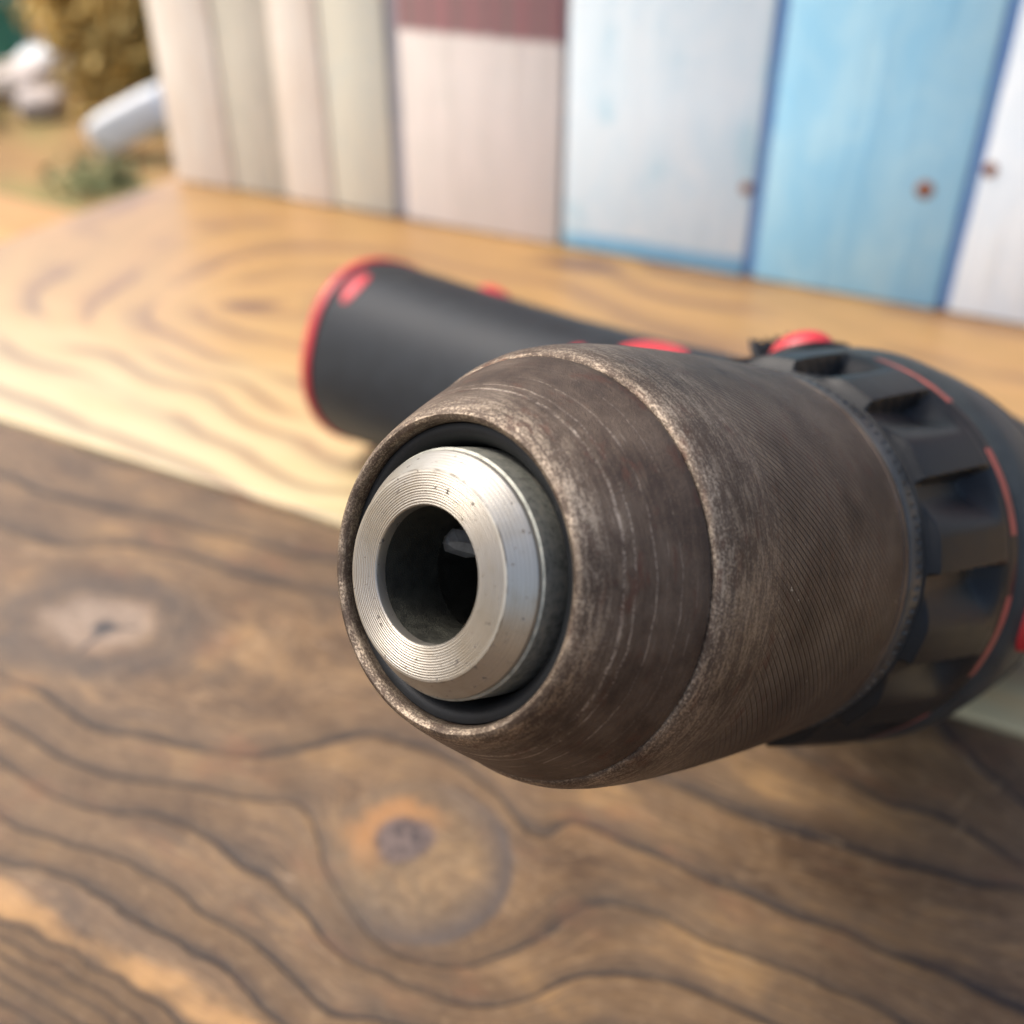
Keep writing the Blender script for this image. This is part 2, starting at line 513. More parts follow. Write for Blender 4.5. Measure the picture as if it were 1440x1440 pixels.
def extra_maroon(b, base, x, z, st, br):
    lim = b.math('ADD', z, b.math('MULTIPLY', b.math('SUBTRACT', b.noise(b.math('MULTIPLY', x, 0.2), 1.0, 2, 0.5, 0.0, '1D'), 0.5), 3.0))
    m = b.maprange(lim, 83.5, 87.0)
    vs = b.maprange(b.noise(b.math('MULTIPLY', x, 0.13), 1.0, 3, 0.6, 0.0, '1D'), 0.35, 0.65)
    return b.mix(m, base, b.mix(vs, (0.33, 0.165, 0.17), (0.25, 0.165, 0.16)))


def extra_bluefoot(b, base, x, z, st, br):
    lim = b.math('ADD', z, b.math('MULTIPLY', b.math('SUBTRACT', br, 0.5), 4.0))
    base = b.mix(b.maprange(lim, 9.5, 6.5), base, (0.24, 0.52, 0.74))
    patch = b.maprange(b.noise(b.scale(b.comb(x, 0.0, z), (0.05, 0.05, 0.03)), 1.0, 3, 0.5), 0.62, 0.70, 0.0, 0.6)
    return b.mix(patch, base, (0.42, 0.66, 0.76))


M_DARK = mat_dark_wood()
M_LIGHT = mat_light_wood()
M_BENCH = mat_bench_wood()
M_FACE = mat_face_steel()
M_OLD = mat_old_steel()
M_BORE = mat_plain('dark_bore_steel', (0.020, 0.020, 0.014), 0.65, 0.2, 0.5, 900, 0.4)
M_JAW = mat_plain('jaw_steel', (0.34, 0.31, 0.27), 0.55, 0.3, 0.3, 800)
M_SLEEVE = mat_worn_sleeve(False)
M_KNURL = mat_worn_sleeve(True)
M_BLACK = mat_black_plastic()
M_RUBBER = mat_black_plastic('black_rubber', (0.007, 0.008, 0.009), 0.5)
M_GRIP = mat_black_plastic('dark_grip_rubber', (0.011, 0.0135, 0.0165), 0.48)
M_HOUSING = mat_black_plastic('dark_housing_plastic', (0.024, 0.028, 0.029), 0.48)
M_RED = mat_plain('red_plastic', (0.42, 0.018, 0.026), 0.45, 0.0, 0.12, 90)
M_REDMARK = mat_plain('faded_red_paint', (0.27, 0.052, 0.036), 0.6, 0.0, 0.35, 260)
M_RING = mat_plain('grey_worn_metal', (0.055, 0.055, 0.053), 0.5, 0.5, 0.4, 300)
M_NAIL = mat_plain('rusty_iron', (0.22, 0.085, 0.042), 0.8, 0.2, 0.4, 400)

# ------------------------------------------------------------------ ground
gs = 40
V, Fc = [], []
ext = [-60, -30, -16, -10, -7, -5.5, -4.5, -3.75, -3, -2.25, -1.5, -0.75, 0, 0.75, 1.5, 2.25, 3, 3.75, 4.5, 5.5, 7, 10, 16, 30, 60]
for yy in ext:
    for xx in ext:
        V.append((xx, yy, -0.75 + 0.03 * mnoise.noise(Vector((xx * 0.9, yy * 0.9, 0)))))
n_ = len(ext)
for i in range(n_ - 1):
    for j in range(n_ - 1):
        Fc.append((i * n_ + j, i * n_ + j + 1, (i + 1) * n_ + j + 1, (i + 1) * n_ + j))
b = NB('dry_soil')
P = b.obj()
n = b.noise(P, 1.6, 6, 0.65)
n2 = b.noise(P, 14.0, 4, 0.6)
g_ = b.ramp(n, [(0.3, (0.20, 0.105, 0.035)), (0.5, (0.27, 0.155, 0.05)), (0.62, (0.20, 0.17, 0.05)), (0.75, (0.30, 0.19, 0.09))])
g_ = b.mix(b.maprange(n2, 0.4, 0.7, 0.0, 0.4), g_, (0.13, 0.085, 0.035))
M_SOIL = b.out(g_, 0.9, 0.0, b.bump(n2, 0.6, 0.03))
gr = pydata('ground', V, Fc, M_SOIL)
gr['kind'] = 'structure'

# ------------------------------------------------------------------ table
TRACE_DARK = [
    (1, [(-258, 169), (-243, 167), (-227, 168), (-210, 170), (-184, 173), (-171, 175), (-154, 176), (-141, 178)]),
    (2, [(-235, 150), (-220, 150), (-210, 152), (-200, 158), (-190, 160), (-179, 162), (-167, 162), (-155, 163), (-145, 164), (-134, 165)]),
    (2.5, [(-203, 130), (-204, 136), (-195, 146), (-179, 149), (-162, 143), (-157, 129), (-170, 116), (-186, 118), (-197, 123)]),
    (2.62, [(-176, 131), (-187, 129), (-168, 133), (-184, 137), (-171, 124)]),
    (3, [(-187, 107), (-172, 107), (-161, 105), (-152, 105), (-142, 108), (-133, 109), (-122, 112), (-113, 117), (-106, 124), (-99, 130), (-91, 131), (-81, 131), (-73, 129), (-65, 125), (-59, 122), (-54, 123), (-52, 128), (-46, 129), (-41, 128), (-33, 128), (-24, 127), (-15, 128), (-8, 127), (0, 128), (8, 127), (16, 127), (24, 126), (30, 126)]),
    (4, [(-175, 97), (-165, 96), (-153, 95), (-141, 96), (-130, 99), (-120, 102), (-111, 104), (-105, 107), (-97, 105), (-92, 101), (-87, 96), (-81, 93), (-75, 90), (-68, 88), (-62, 89), (-57, 91), (-53, 94), (-47, 101), (-44, 107), (-41, 113), (-36, 115), (-30, 116), (-20, 115), (-13, 116), (-6, 116), (2, 116), (10, 116)]),
    (3.5, [(-95, 116), (-93, 109), (-90, 102), (-83, 97), (-74, 92), (-66, 91), (-60, 93), (-56, 98), (-55, 104), (-56, 111), (-61, 117), (-67, 123), (-77, 126), (-89, 125), (-93, 122)]),
    (3.55, [(-77, 109), (-75, 101), (-67, 97), (-69, 111), (-84, 115)]),
    (5, [(-164, 88), (-153, 87), (-144, 87), (-134, 89), (-126, 92), (-119, 93), (-112, 93), (-103, 91), (-95, 90), (-85, 87), (-76, 84), (-68, 84), (-60, 84), (-53, 85), (-47, 88), (-42, 93), (-39, 97), (-34, 101), (-27, 104), (-21, 105), (-14, 105), (-8, 105)]),
    (6, [(-153, 78), (-146, 78), (-135, 79), (-126, 81), (-118, 81), (-110, 81), (-103, 79), (-95, 79), (-88, 78), (-80, 76), (-71, 74)]),
    (7, [(-137, 73), (-129, 74), (-120, 74), (-112, 73), (-103, 73), (-93, 73), (-86, 71), (-78, 69)]),
    (8, [(-134, 61), (-123, 62), (-112, 62), (-103, 62), (-92, 61)]),
    (9, [(-131, 59), (-118, 60), (-109, 60), (-98, 59)]),
    (10, [(-129, 57), (-118, 57), (-104, 57)]),
    (11, [(-125, 54), (-109, 54)]),
    (2, [(-39, 146), (-26, 145), (-17, 145), (-6, 146), (5, 147), (13, 148), (22, 149), (28, 152)]),
    (1, [(-5, 163), (4, 161), (12, 162), (20, 160), (28, 157)]),
    (0, [(-430, 193), (-300, 193), (-200, 193), (-100, 193), (0, 193), (120, 193)]),
    (3, [(-430, 108), (-330, 104), (-250, 109), (120, 122), (200, 128)]),
    (6, [(-430, 82), (-300, 79), (-220, 80), (40, 88), (140, 94)]),
    (12, [(-430, 44), (-200, 48), (-60, 50), (60, 58), (180, 60)]),
    (19, [(-430, 0), (-200, 2), (0, -2), (200, 2)]),
]
TRACE_LIGHT = [
    (5, [(-276, 306), (-267, 308), (-283, 304)]),
    (4, [(-272, 336), (-287, 319), (-287, 300), (-270, 291), (-239, 292)]),
    (3, [(-286, 360), (-299, 351), (-307, 323), (-307, 302), (-293, 281), (-278, 275), (-264, 270), (-225, 265)]),
    (2, [(-246, 398), (-283, 395), (-321, 382), (-338, 357), (-337, 326), (-324, 294), (-319, 270), (-300, 261), (-284, 260), (-248, 253), (-205, 245)]),
    (1, [(-272, 415), (-339, 415), (-390, 389), (-373, 334), (-356, 299), (-351, 274), (-330, 262), (-289, 252), (-240, 245), (-189, 232)]),
    (0, [(-357, 255), (-277, 232), (-220, 221), (-168, 209)]),
    (-1, [(-311, 215), (-254, 209), (-206, 204), (-159, 201)]),
    (1, [(-197, 408), (-147, 409), (-97, 408), (-43, 407), (2, 400)]),
    (2, [(-200, 392), (-177, 410), (-137, 383), (-92, 382), (10, 360)]),
    (0, [(-20, 225), (120, 230)]),
    (2, [(150, 340), (230, 330)]),
]


def tps(traces, reg):
    pts = np.array([p for f, l in traces for p in l], float)
    val = np.array([f for f, l in traces for p in l], float)
    S = 100.0
    X = pts / S
    d = np.linalg.norm(X[:, None] - X[None], axis=2)
    K = np.where(d > 0, d * d * np.log(np.maximum(d, 1e-9)), 0.0) + reg * np.eye(len(X))
    Pm = np.hstack([np.ones((len(X), 1)), X])
    A = np.block([[K, Pm], [Pm.T, np.zeros((3, 3))]])
    w = np.linalg.solve(A, np.concatenate([val, np.zeros(3)]))

    def f(q):
        q = q / S
        out = np.zeros(len(q))
        for i in range(0, len(q), 4000):
            qq = q[i:i + 4000]
            dd = np.linalg.norm(qq[:, None] - X[None], axis=2)
            out[i:i + 4000] = np.where(dd > 0, dd * dd * np.log(np.maximum(dd, 1e-9)), 0) @ w[:-3] + w[-3] + qq @ w[-2:]
        return out
    return f


def ell(Q, cx, cy, rx, ry, ang=0.0):
    dx, dy = Q[:, 0] - cx, Q[:, 1] - cy
    c, s = math.cos(ang), math.sin(ang)
    return np.hypot((dx * c + dy * s) / rx, (-dx * s + dy * c) / ry)


def plank(name, x0, x1, y0, y1, step, mat, parent, grain, attrs, thick=28.0, rnd=1.6):
    xs = np.unique(np.concatenate([[x0, x0 + .35 * rnd, x0 + rnd, x1 - rnd, x1 - .35 * rnd, x1], np.arange(x0 + step, x1 - step * .5, step)]))
    ys = np.unique(np.concatenate([[y0, y0 + .35 * rnd, y0 + rnd, y1 - rnd, y1 - .35 * rnd, y1], np.arange(y0 + step, y1 - step * .5, step)]))
    nx, ny = len(xs), len(ys)
    GX, GY = np.meshgrid(xs, ys)
    Q = np.stack([GX.ravel(), GY.ravel()], 1)
    e = np.minimum(np.minimum(Q[:, 0] - x0, x1 - Q[:, 0]), np.minimum(Q[:, 1] - y0, y1 - Q[:, 1]))
    e = np.clip(e, 0, rnd)
    Z = -(rnd - np.sqrt(np.maximum(rnd * rnd - (rnd - e) ** 2, 0)))
    Z = Z - 0.05
    V = [(q[0] * MM, q[1] * MM, z * MM) for q, z in zip(Q, Z)]
    Fc = []
    for j in range(ny - 1):
        for i in range(nx - 1):
            a = j * nx + i
            Fc.append((a, a + 1, a + nx + 1, a + nx))
    ring = [i for i in range(nx)] + [j * nx + nx - 1 for j in range(1, ny)] + [(ny - 1) * nx + i for i in range(nx - 2, -1, -1)] + [j * nx for j in range(ny - 2, 0, -1)]
    base = len(V)
    for k in ring:
        V.append((V[k][0], V[k][1], -thick * MM))
    m = len(ring)
    for k in range(m):
        Fc.append((ring[k], base + k, base + (k + 1) % m, ring[(k + 1) % m]))
    Fc.append(tuple(base + k for k in range(m - 1, -1, -1)))
    o = pydata(name, V, Fc, mat, parent, None, 40)
    me = o.data
    Qa = np.concatenate([Q, Q[ring]])
    for an, arr in [('grain', grain(Qa))] + [(k, f(Qa)) for k, f in attrs.items()]:
        at = me.attributes.new(an, 'FLOAT', 'POINT')
        at.data.foreach_set('value', np.asarray(arr, np.float32))
    return o


table = empty('wooden_table', (0, 0, 0), 'wooden plank table with a dark brown front plank and a pale varnished back plank', 'table')
fd = tps(TRACE_DARK, 0.0004)
fl = tps(TRACE_LIGHT, 0.002)


def split_attr(Q):
    d1 = ell(Q, -177.5, 130.5, 4.2, 3.6)
    dx, dy = Q[:, 0] + 177.5, Q[:, 1] - 130.5
    t = np.clip((dx * 0.15 + dy * -0.99) / 12.0, 0, 1)
    d2 = np.hypot(dx - t * 12 * 0.15, dy + t * 12 * 0.99) / (1.1 - 0.5 * t)
    t3 = np.clip((dx * .9 + dy * .43) / 9.0, 0, 1)
    d3 = np.hypot(dx - t3 * 9 * .9, dy - t3 * 9 * .43) / (0.9 - .4 * t3)
    return np.minimum(np.minimum(d1, d2), d3)


far = lambda Q: np.full(len(Q), 9.0)
SCUFFS = [(14.6, 165.4, 16.3, 171.1), (15.0, 157.9, 16.2, 162.6), (20.4, 173.4, 21.6, 177.0), (-8.0, 147.6, -3.6, 146.8)]


def scuff_attr(Q):
    out = np.full(len(Q), 9.0)
    for ax, ay, bx, by in SCUFFS:
        L2 = (bx - ax) ** 2 + (by - ay) ** 2
        t = np.clip(((Q[:, 0] - ax) * (bx - ax) + (Q[:, 1] - ay) * (by - ay)) / L2, 0, 1)
        out = np.minimum(out, np.hypot(Q[:, 0] - ax - t * (bx - ax), Q[:, 1] - ay - t * (by - ay)) / 0.8)
    return out


dark_attrs = {
    'scuff': scuff_attr,
    'knot_pale': lambda Q: ell(Q, -180, 131.5, 22, 14, 0.15),
    'split': split_attr,
    'knot_orange': lambda Q: ell(Q, -79.5, 109.5, 13.0, 11.5, 0.5),
    'knot_side': lambda Q: np.clip(0.42 - (Q[:, 0] + 79) / 10 + (Q[:, 1] - 110) / 22, 0, 1),
    'knot_shade': lambda Q: np.clip(0.55 + (Q[:, 0] + 75) / 30, 0.25, 1.0),
    'knot_rim': lambda Q: ell(Q, -75, 107.5, 19.5, 17.5, -0.45),
}
dk = plank('plank', -424, 300, 12, 193.2, 1.25, M_DARK, table, fd, dark_attrs)
dk['label'] = 'dark brown front plank with swirling grain and two knots'
lt = plank('plank', -424, 300, 194.3, 445, 3.0, M_LIGHT, table, fl,
           {'knot_pale': lambda Q: np.minimum(ell(Q, -273, 306, 18, 7, 0.45), ell(Q, -174, 406, 24, 9, 0.1))})
lt['label'] = 'pale honey coloured back plank'
f0 = lambda Q: 3.0 + Q[:, 1] / 17.0 + 0.7 * np.sin(Q[:, 0] / 90)
plank('plank', -424, 300, -190, 10.9, 6.0, M_DARK, table, f0,
      {'knot_pale': far, 'split': far, 'knot_orange': far, 'scuff': far, 'knot_side': far, 'knot_shade': far, 'knot_rim': far})
for lx in (-390, 266):
    for ly in (-150, 405):
        o = rounded_box('leg', (0.05, 0.05, 0.72), 0.003, M_BENCH, table, Matrix.Translation((lx * MM, ly * MM, -0.39)))
for ly in (-150, 405):
    rounded_box('apron', (0.604, 0.022, 0.06), 0.002, M_BENCH, table, Matrix.Translation((-0.062, ly * MM, -0.059)))

# ------------------------------------------------------------------ painted board wall
YW = 424.0
wall = empty('painted_board_wall', (0, YW * MM, 0), 'upright screen of weathered painted boards in cream, white and sky blue behind the drill', 'board wall')
CREAM = mat_paint('cream_paint', (0.84, 0.78, 0.67), (0.79, 0.70, 0.58), (0.58, 0.50, 0.42), 0.6)
GREIGE = mat_paint('greige_paint', (0.64, 0.60, 0.49), (0.57, 0.55, 0.45), (0.44, 0.38, 0.32), 0.6)
PALE = mat_paint('pale_beige_paint', (0.70, 0.68, 0.55), (0.64, 0.65, 0.55), (0.50, 0.42, 0.34), 0.5)
PINK = mat_paint('pinkish_white_paint', (0.80, 0.74, 0.68), (0.74, 0.70, 0.64), (0.52, 0.48, 0.42), 0.5, extra_maroon)
BWHITE = mat_paint('bluish_white_paint', (0.72, 0.82, 0.86), (0.62, 0.77, 0.84), (0.50, 0.66, 0.73), 0.5, extra_bluefoot)
SKYB = mat_paint('sky_blue_paint', (0.29, 0.59, 0.78), (0.40, 0.67, 0.80), (0.20, 0.48, 0.70), 0.6)
WHITE2 = mat_paint('cool_white_paint', (0.76, 0.82, 0.85), (0.67, 0.76, 0.82), (0.60, 0.62, 0.58), 0.5)
BACK = mat_paint('blue_grey_backing_paint', (0.33, 0.33, 0.35), (0.27, 0.28, 0.31), (0.22, 0.22, 0.24), 0.4)
EDGEB = mat_paint('deep_blue_paint', (0.16, 0.30, 0.58), (0.20, 0.36, 0.60), (0.10, 0.20, 0.45), 0.5)
BH = 460.0
boards = [(-417.5, -379.3, 0, CREAM, 'cream board at the free left end'),
          (-378.8, -344.2, 1.3, GREIGE, 'grey beige board'),
          (-343.6, -316.3, 0, CREAM, 'narrow cream board'),
          (-315.6, -281.0, 1.0, PALE, 'pale beige board beside the grey gap'),
          (-272.6, -193.6, 0, PINK, 'pinkish white board with a maroon top'),
          (-190.2, -107.2, 0, BWHITE, 'bluish white board with a blue foot'),
          (-102.0, -28.6, 0, SKYB, 'sky blue board with a rusty nail'),
          (-23.6, 56.0, 0, WHITE2, 'cool white board at the right'),
          (61.0, 140.0, 0, PINK, None)]
bo = {}
for i, (xa, xb, dy, mt, lb) in enumerate(boards):
    w = xb - xa
    o = rounded_box('board', (w * MM, 9 * MM, BH * MM), 0.0009, mt, wall,
                    Matrix.Translation(((xa + xb) / 2 * MM, (4.5 + dy) * MM, (BH / 2 + 0.6) * MM)), 2, 6, 0.0005)
    # keep paint coordinates tied to the wall: the mesh is shifted, the object sits at the foot line
    o.data.transform(Matrix.Translation(((xa + xb) / 2 * MM, 0, (BH / 2 + 0.6) * MM)))
    o.matrix_local = Matrix.Translation((0, (4.5 + dy) * MM, 0))
    if lb:
        o['label'] = lb
    bo[i] = o
for x0, x1 in ((-281.0, -272.6), (-193.6, -190.2), (-107.2, -102.0), (-28.6, -23.6), (56.0, 61.0)):
    wv = x1 - x0 - 0.3
    rounded_box('gap_strip', (wv * MM, 6 * MM, BH * MM), 0.0006, EDGEB if x0 > -110 else BACK, wall,
                Matrix.Translation(((x0 + x1) / 2 * MM, 5.6 * MM, (BH / 2 + 0.6) * MM)), 1)
rounded_box('backing_panel', (0.5565, 0.006, 0.458), 0.001, BACK, wall, Matrix.Translation((-0.139, 0.0162, 0.2296)))


def nail(board, x, z, r=3.2):
    off = board.location
    prof = [(0, 0), (0.05, r * .5), (-0.1, r * .8), (-0.5, r), (-1.0, r), (-1.4, r * .8)]
    n = 20
    V = [(0, 0, 0.0006)]
    Fc = []
    for k, (h, rr) in enumerate(prof[1:]):
        for j in range(n):
            a = 2 * math.pi * j / n
            V.append((rr * math.cos(a) * MM, rr * math.sin(a) * MM, (h + 0.6) * MM))
    for j in range(n):
        Fc.append((0, 1 + j, 1 + (j + 1) % n))
    for k in range(len(prof) - 2):
        for j in range(n):
            a0, a1 = 1 + k * n + j, 1 + k * n + (j + 1) % n
            Fc.append((a0, a0 + n, a1 + n, a1))
    pydata('nail', V, Fc, M_NAIL, board, Matrix.Translation((x * MM, -4.5 * MM, z * MM)) @ Matrix.Rotation(R(90), 4, 'X'), 40)


nail(bo[6], -41.7, 46.1, 3.4)
nail(bo[5], -109.4, 37.5, 2.6)
nail(bo[7], -21.0, 56.2, 2.6)
nail(bo[6], -92.0, 300)
nail(bo[5], -150.0, 300)

# ------------------------------------------------------------------ drill
NOSE = Vector((-42.24, 65.17, 105.76))
D = Vector((0.2697, 0.8648, -0.4232)).normalized()          # from nose to motor
E1 = Vector((-0.25, 0.49, 0.83))
E1 = (E1 - D * E1.dot(D)).normalized()
E2 = D.cross(E1)                                             # to the right
ROOT = Vector((-10.0, 180.0, 0.0))
drill = empty('cordless_drill', ROOT * MM, 'black and red power drill lying on the plank table, worn brown steel chuck facing front', 'power drill')
TM = Matrix((
    (E1.x, E2.x, D.x, (NOSE.x - ROOT.x) * MM),
    (E1.y, E2.y, D.y, (NOSE.y - ROOT.y) * MM),
    (E1.z, E2.z, D.z, (NOSE.z - ROOT.z) * MM),
    (0, 0, 0, 1)))


def L(name, prof, mat, **kw):
    return lathe(name, prof, mat, drill, TM, **kw)


def dense(prof, step):
    out = []
    for (s0, r0), (s1, r1) in zip(prof[:-1], prof[1:]):
        k = max(1, int(math.hypot(s1 - s0, r1 - r0) / step))
        out += [(s0 + (s1 - s0) * i / k, r0 + (r1 - r0) * i / k) for i in range(k)]
    return out + [prof[-1]]


# bright nose ring: flat turned face and chamfer
L('nose_ring', [(1.2, 6.42), (0.25, 6.45), (0.06, 6.52), (0.0, 6.66), (0.0, 9.70), (0.03, 9.80), (0.10, 9.87),
                (2.0, 11.44), (2.12, 11.56), (2.3, 11.62), (2.6, 11.64)], M_FACE, n=256, smooth=28)
L('nose_body', [(2.6, 11.64), (2.75, 11.9), (6.8, 12.1), (7.4, 12.1)], M_OLD, n=160)
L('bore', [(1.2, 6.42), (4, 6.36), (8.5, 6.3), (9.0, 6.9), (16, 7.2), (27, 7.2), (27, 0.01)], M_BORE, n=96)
for ja in (65, 185, 305):
    a = R(-ja)
    V, Fc = [], []
    # hardened jaw: a slim prism with a bevelled tip, standing in from the bore wall
    for s_, r_in, hw in ((9.3, 6.1, 0.5), (10.0, 5.5, 1.3), (12.0, 4.2, 1.5), (26.5, 4.1, 1.5)):
        for rr, ww in ((r_in, 0.35 * hw), (r_in + 1.3, hw), (7.15, hw), (7.15, -hw), (r_in + 1.3, -hw), (r_in, -0.35 * hw)):
            V.append(((rr * math.cos(a) - ww * math.sin(a)) * MM, (rr * math.sin(a) + ww * math.cos(a)) * MM, s_ * MM))
    for k in range(3):
        for j in range(6):
            Fc.append((k * 6 + j, k * 6 + (j + 1) % 6, k * 6 + 6 + (j + 1) % 6, k * 6 + 6 + j))
    Fc.append((5, 4, 3, 2, 1, 0))
    Fc.append((18, 19, 20, 21, 22, 23))
    o = pydata('jaw', V, Fc, M_JAW, drill, TM, 20)
    fix_normals(o.data)
L('dust_seal', [(9.5, 12.15), (6.2, 12.35), (5.4, 12.6), (4.7, 12.9), (4.35, 13.3), (4.2, 13.8), (4.3, 14.25), (4.8, 14.5), (9, 14.5)], M_RUBBER, n=160)
# front sleeve: rounded lip, cone, groove
fs = [(9.0, 14.42), (4.6, 14.40), (3.8, 14.38), (3.25, 14.5), (2.95, 14.75), (2.85, 15.05), (2.98, 15.4), (3.35, 15.75), (3.9, 16.1), (4.7, 16.6),
      (6.0, 17.35), (8.0, 18.45), (10.0, 19.5), (12.0, 20.5), (13.5, 21.25), (14.3, 21.55), (14.6, 21.55), (14.72, 21.35), (14.8, 21.0), (15.3, 20.9)]
L('front_sleeve', dense(fs, 0.5), M_SLEEVE, n=320)
rs_ = [(15.4, 20.9), (14.86, 21.3), (14.78, 21.65), (14.86, 21.9), (15.1, 22.15), (15.6, 22.45), (16.8, 22.9), (19, 23.35), (22, 23.75), (26, 24.1), (32, 24.45), (40, 24.75),
       (48, 24.9), (53.5, 24.95), (54.6, 24.95), (54.8, 24.75), (55.2, 24.75), (55.4, 24.95), (56.6, 24.9), (57.2, 24.65), (57.4, 24.2), (57.4, 20.0)]
L('knurled_sleeve', dense(rs_, 0.7), M_KNURL, n=320)


def tooth(s, r, a):
    return r if s < 59.4 or s > 60.9 or r < 24.0 else r - (0.22 if (a * 55 / math.pi) % 1.0 < 0.3 else 0.0)


L('ratchet_ring', [(57.8, 20), (57.8, 24.3), (57.95, 24.65), (58.3, 24.8), (59.3, 24.9), (59.5, 24.9), (60.8, 25.0), (61.0, 25.0), (61.8, 25.0), (61.8, 20)], M_RING, n=720, rfun=tooth)

# clutch collar with scalloped grips
NP = 14
PER = 360.0 / NP


def collar_r(s, r, a):
    if s <= 61.95 or s >= 81.8 or r < 24:
        return r
    phi = math.degrees(a) % 360.0
    skew = (s - 62) * 0.12
    t = ((phi - 44.5 + skew) / PER) % 1.0
    def sm(e0, e1, x):
        q = min(1, max(0, (x - e0) / (e1 - e0)))
        return q * q * (3 - 2 * q)
    pad = sm(0.12, 0.60, t) * (1 - sm(0.955, 0.998, t))
    q = min(1.0, (s - 62) / 18.5)
    rp = 26.6 + 3.1 * q ** 0.85
    rr = 25.3 + 0.5 * q + 3.6 * sm(77.0, 81.7, s)
    fr_ = sm(61.95, 62.7, s)
    top = rr + (rp - rr) * pad * fr_
    return top


cp = [(61.9, 21), (61.9, 25.0), (62.0, 25.3)] + [(62.1 + 0.2 * i, 25.6) for i in range(4)] + [(63 + 0.62 * i, 26) for i in range(31)] + \
     [(81.8, 29.5), (82.3, 29.75), (85.6, 29.9), (86.1, 29.75), (86.4, 29.3), (86.4, 24)]
L('clutch_collar', cp, M_BLACK, n=840, rfun=collar_r, smooth=38)


def arc_strip(name, s0, s1, r0, r1, p0, p1, th, mat, nseg=28):
    """raised strip lying on a round rim; angles in degrees, clockwise as seen from the nose"""
    V, Fc = [], []
    for i in range(nseg + 1):
        a = R(p0 + (p1 - p0) * i / nseg)
        for s, rr in ((s0, r0 - .3), (s0, r0 + th), (s1, r1 + th), (s1, r1 - .3)):
            V.append((rr * math.cos(a) * MM, rr * math.sin(a) * MM, s * MM))
    for i in range(nseg):
        for j in range(4):
            Fc.append((i * 4 + j, i * 4 + (j + 1) % 4, i * 4 + 4 + (j + 1) % 4, i * 4 + 4 + j))
    Fc += [(3, 2, 1, 0), tuple(nseg * 4 + j for j in range(4))]
    o = pydata(name, V, Fc, mat, drill, TM, 30)
    fix_normals(o.data)
    return o


for k in range(9):
    arc_strip('torque_mark', 82.9, 85.2, 29.79, 29.87, 62 + 40 * k - 40 * 2, 62 + 24 + 40 * k - 40 * 2, 0.06, M_REDMARK)

# motor housing
hp = [(86.6, 24), (86.6, 28.6), (86.9, 29.2), (88, 30.2), (90, 31.0), (93, 31.4), (104, 31.0), (116, 29.9), (128, 28.8), (140, 27.8), (152, 26.9), (164, 26.2), (176, 25.8),
      (190, 25.5), (196, 24.9), (199, 23.7), (201.5, 20.8), (203, 15), (203.4, 0.01)]
L('motor_housing', hp, M_HOUSING, n=160, smooth=40)
L('housing_seam', [(111, 29.9), (111.1, 30.6), (113.4, 30.4), (113.5, 29.7)], M_BLACK, n=120)


def local_patch(name, cs, ca, rs0, ru, rv, hgt, mat, n=28, m=6, power=0.6, base=31.0):
    """domed button on the housing: centre at axial cs, angle ca (deg)"""
    V, Fc = [], []
    for i in range(m + 1):
        q = i / m
        for j in range(n):
            f = 2 * math.pi * j / n
            du, dv = ru * q * math.cos(f), rv * q * math.sin(f)
            a = R(ca) + dv / base
            rr = rs0 + hgt * max(0.0, 1 - q ** 2.6) ** power
            V.append((rr * math.cos(a) * MM, rr * math.sin(a) * MM, (cs + du) * MM))
    for i in range(m):
        for j in range(n):
            Fc.append((i * n + j, i * n + (j + 1) % n, (i + 1) * n + (j + 1) % n, (i + 1) * n + j))
    base_i = len(V)
    for j in range(n):
        f = 2 * math.pi * j / n
        a = R(ca) + rv * math.sin(f) / base
        rr = rs0 - 2.0
        V.append((rr * math.cos(a) * MM, rr * math.sin(a) * MM, (cs + ru * math.cos(f)) * MM))
    for j in range(n):
        Fc.append((m * n + j, m * n + (j + 1) % n, base_i + (j + 1) % n, base_i + j))
    o = pydata(name, V, Fc, mat, drill, TM, 40)
    fix_normals(o.data)
    return o


local_patch('mode_button', 97.0, -11.5, 31.0, 5.2, 6.0, 4.7, M_RED)
o = local_patch('gear_selector', 95, 106.0, 31.2, 5.0, 7.0, 3.8, M_RED)
# guard round the mode button
V, Fc = [], []
nA, nB = 48, 10
for i in range(nA):
    f = 2 * math.pi * i / nA
    for j in range(nB):
        g = 2 * math.pi * j / nB
        rad = 7.0 + 0.8 * math.cos(g)
        lift = 0.9 * math.sin(g)
        du, dv = rad * math.cos(f), rad * math.sin(f)
        a = R(-12.0) + dv / 31.0
        rr = 31.8 + lift + 5.6 * max(0.0, min(1.0, (math.cos(f) + 0.4) * 3)) * max(0.0, min(1.0, (0.8 - dv) / 3.5)) * (1.0 + 0.12 * math.sin(f * 23)) * max(0.0, math.sin(g) * 0.5 + 0.5)
        V.append((rr * math.cos(a) * MM, rr * math.sin(a) * MM, (98.2 + du) * MM))
for i in range(nA):
    for j in range(nB):
        Fc.append((i * nB + j, i * nB + (j + 1) % nB, ((i + 1) % nA) * nB + (j + 1) % nB, ((i + 1) % nA) * nB + j))
o = pydata('button_guard', V, Fc, M_BLACK, drill, TM, 40)
fix_normals(o.data)

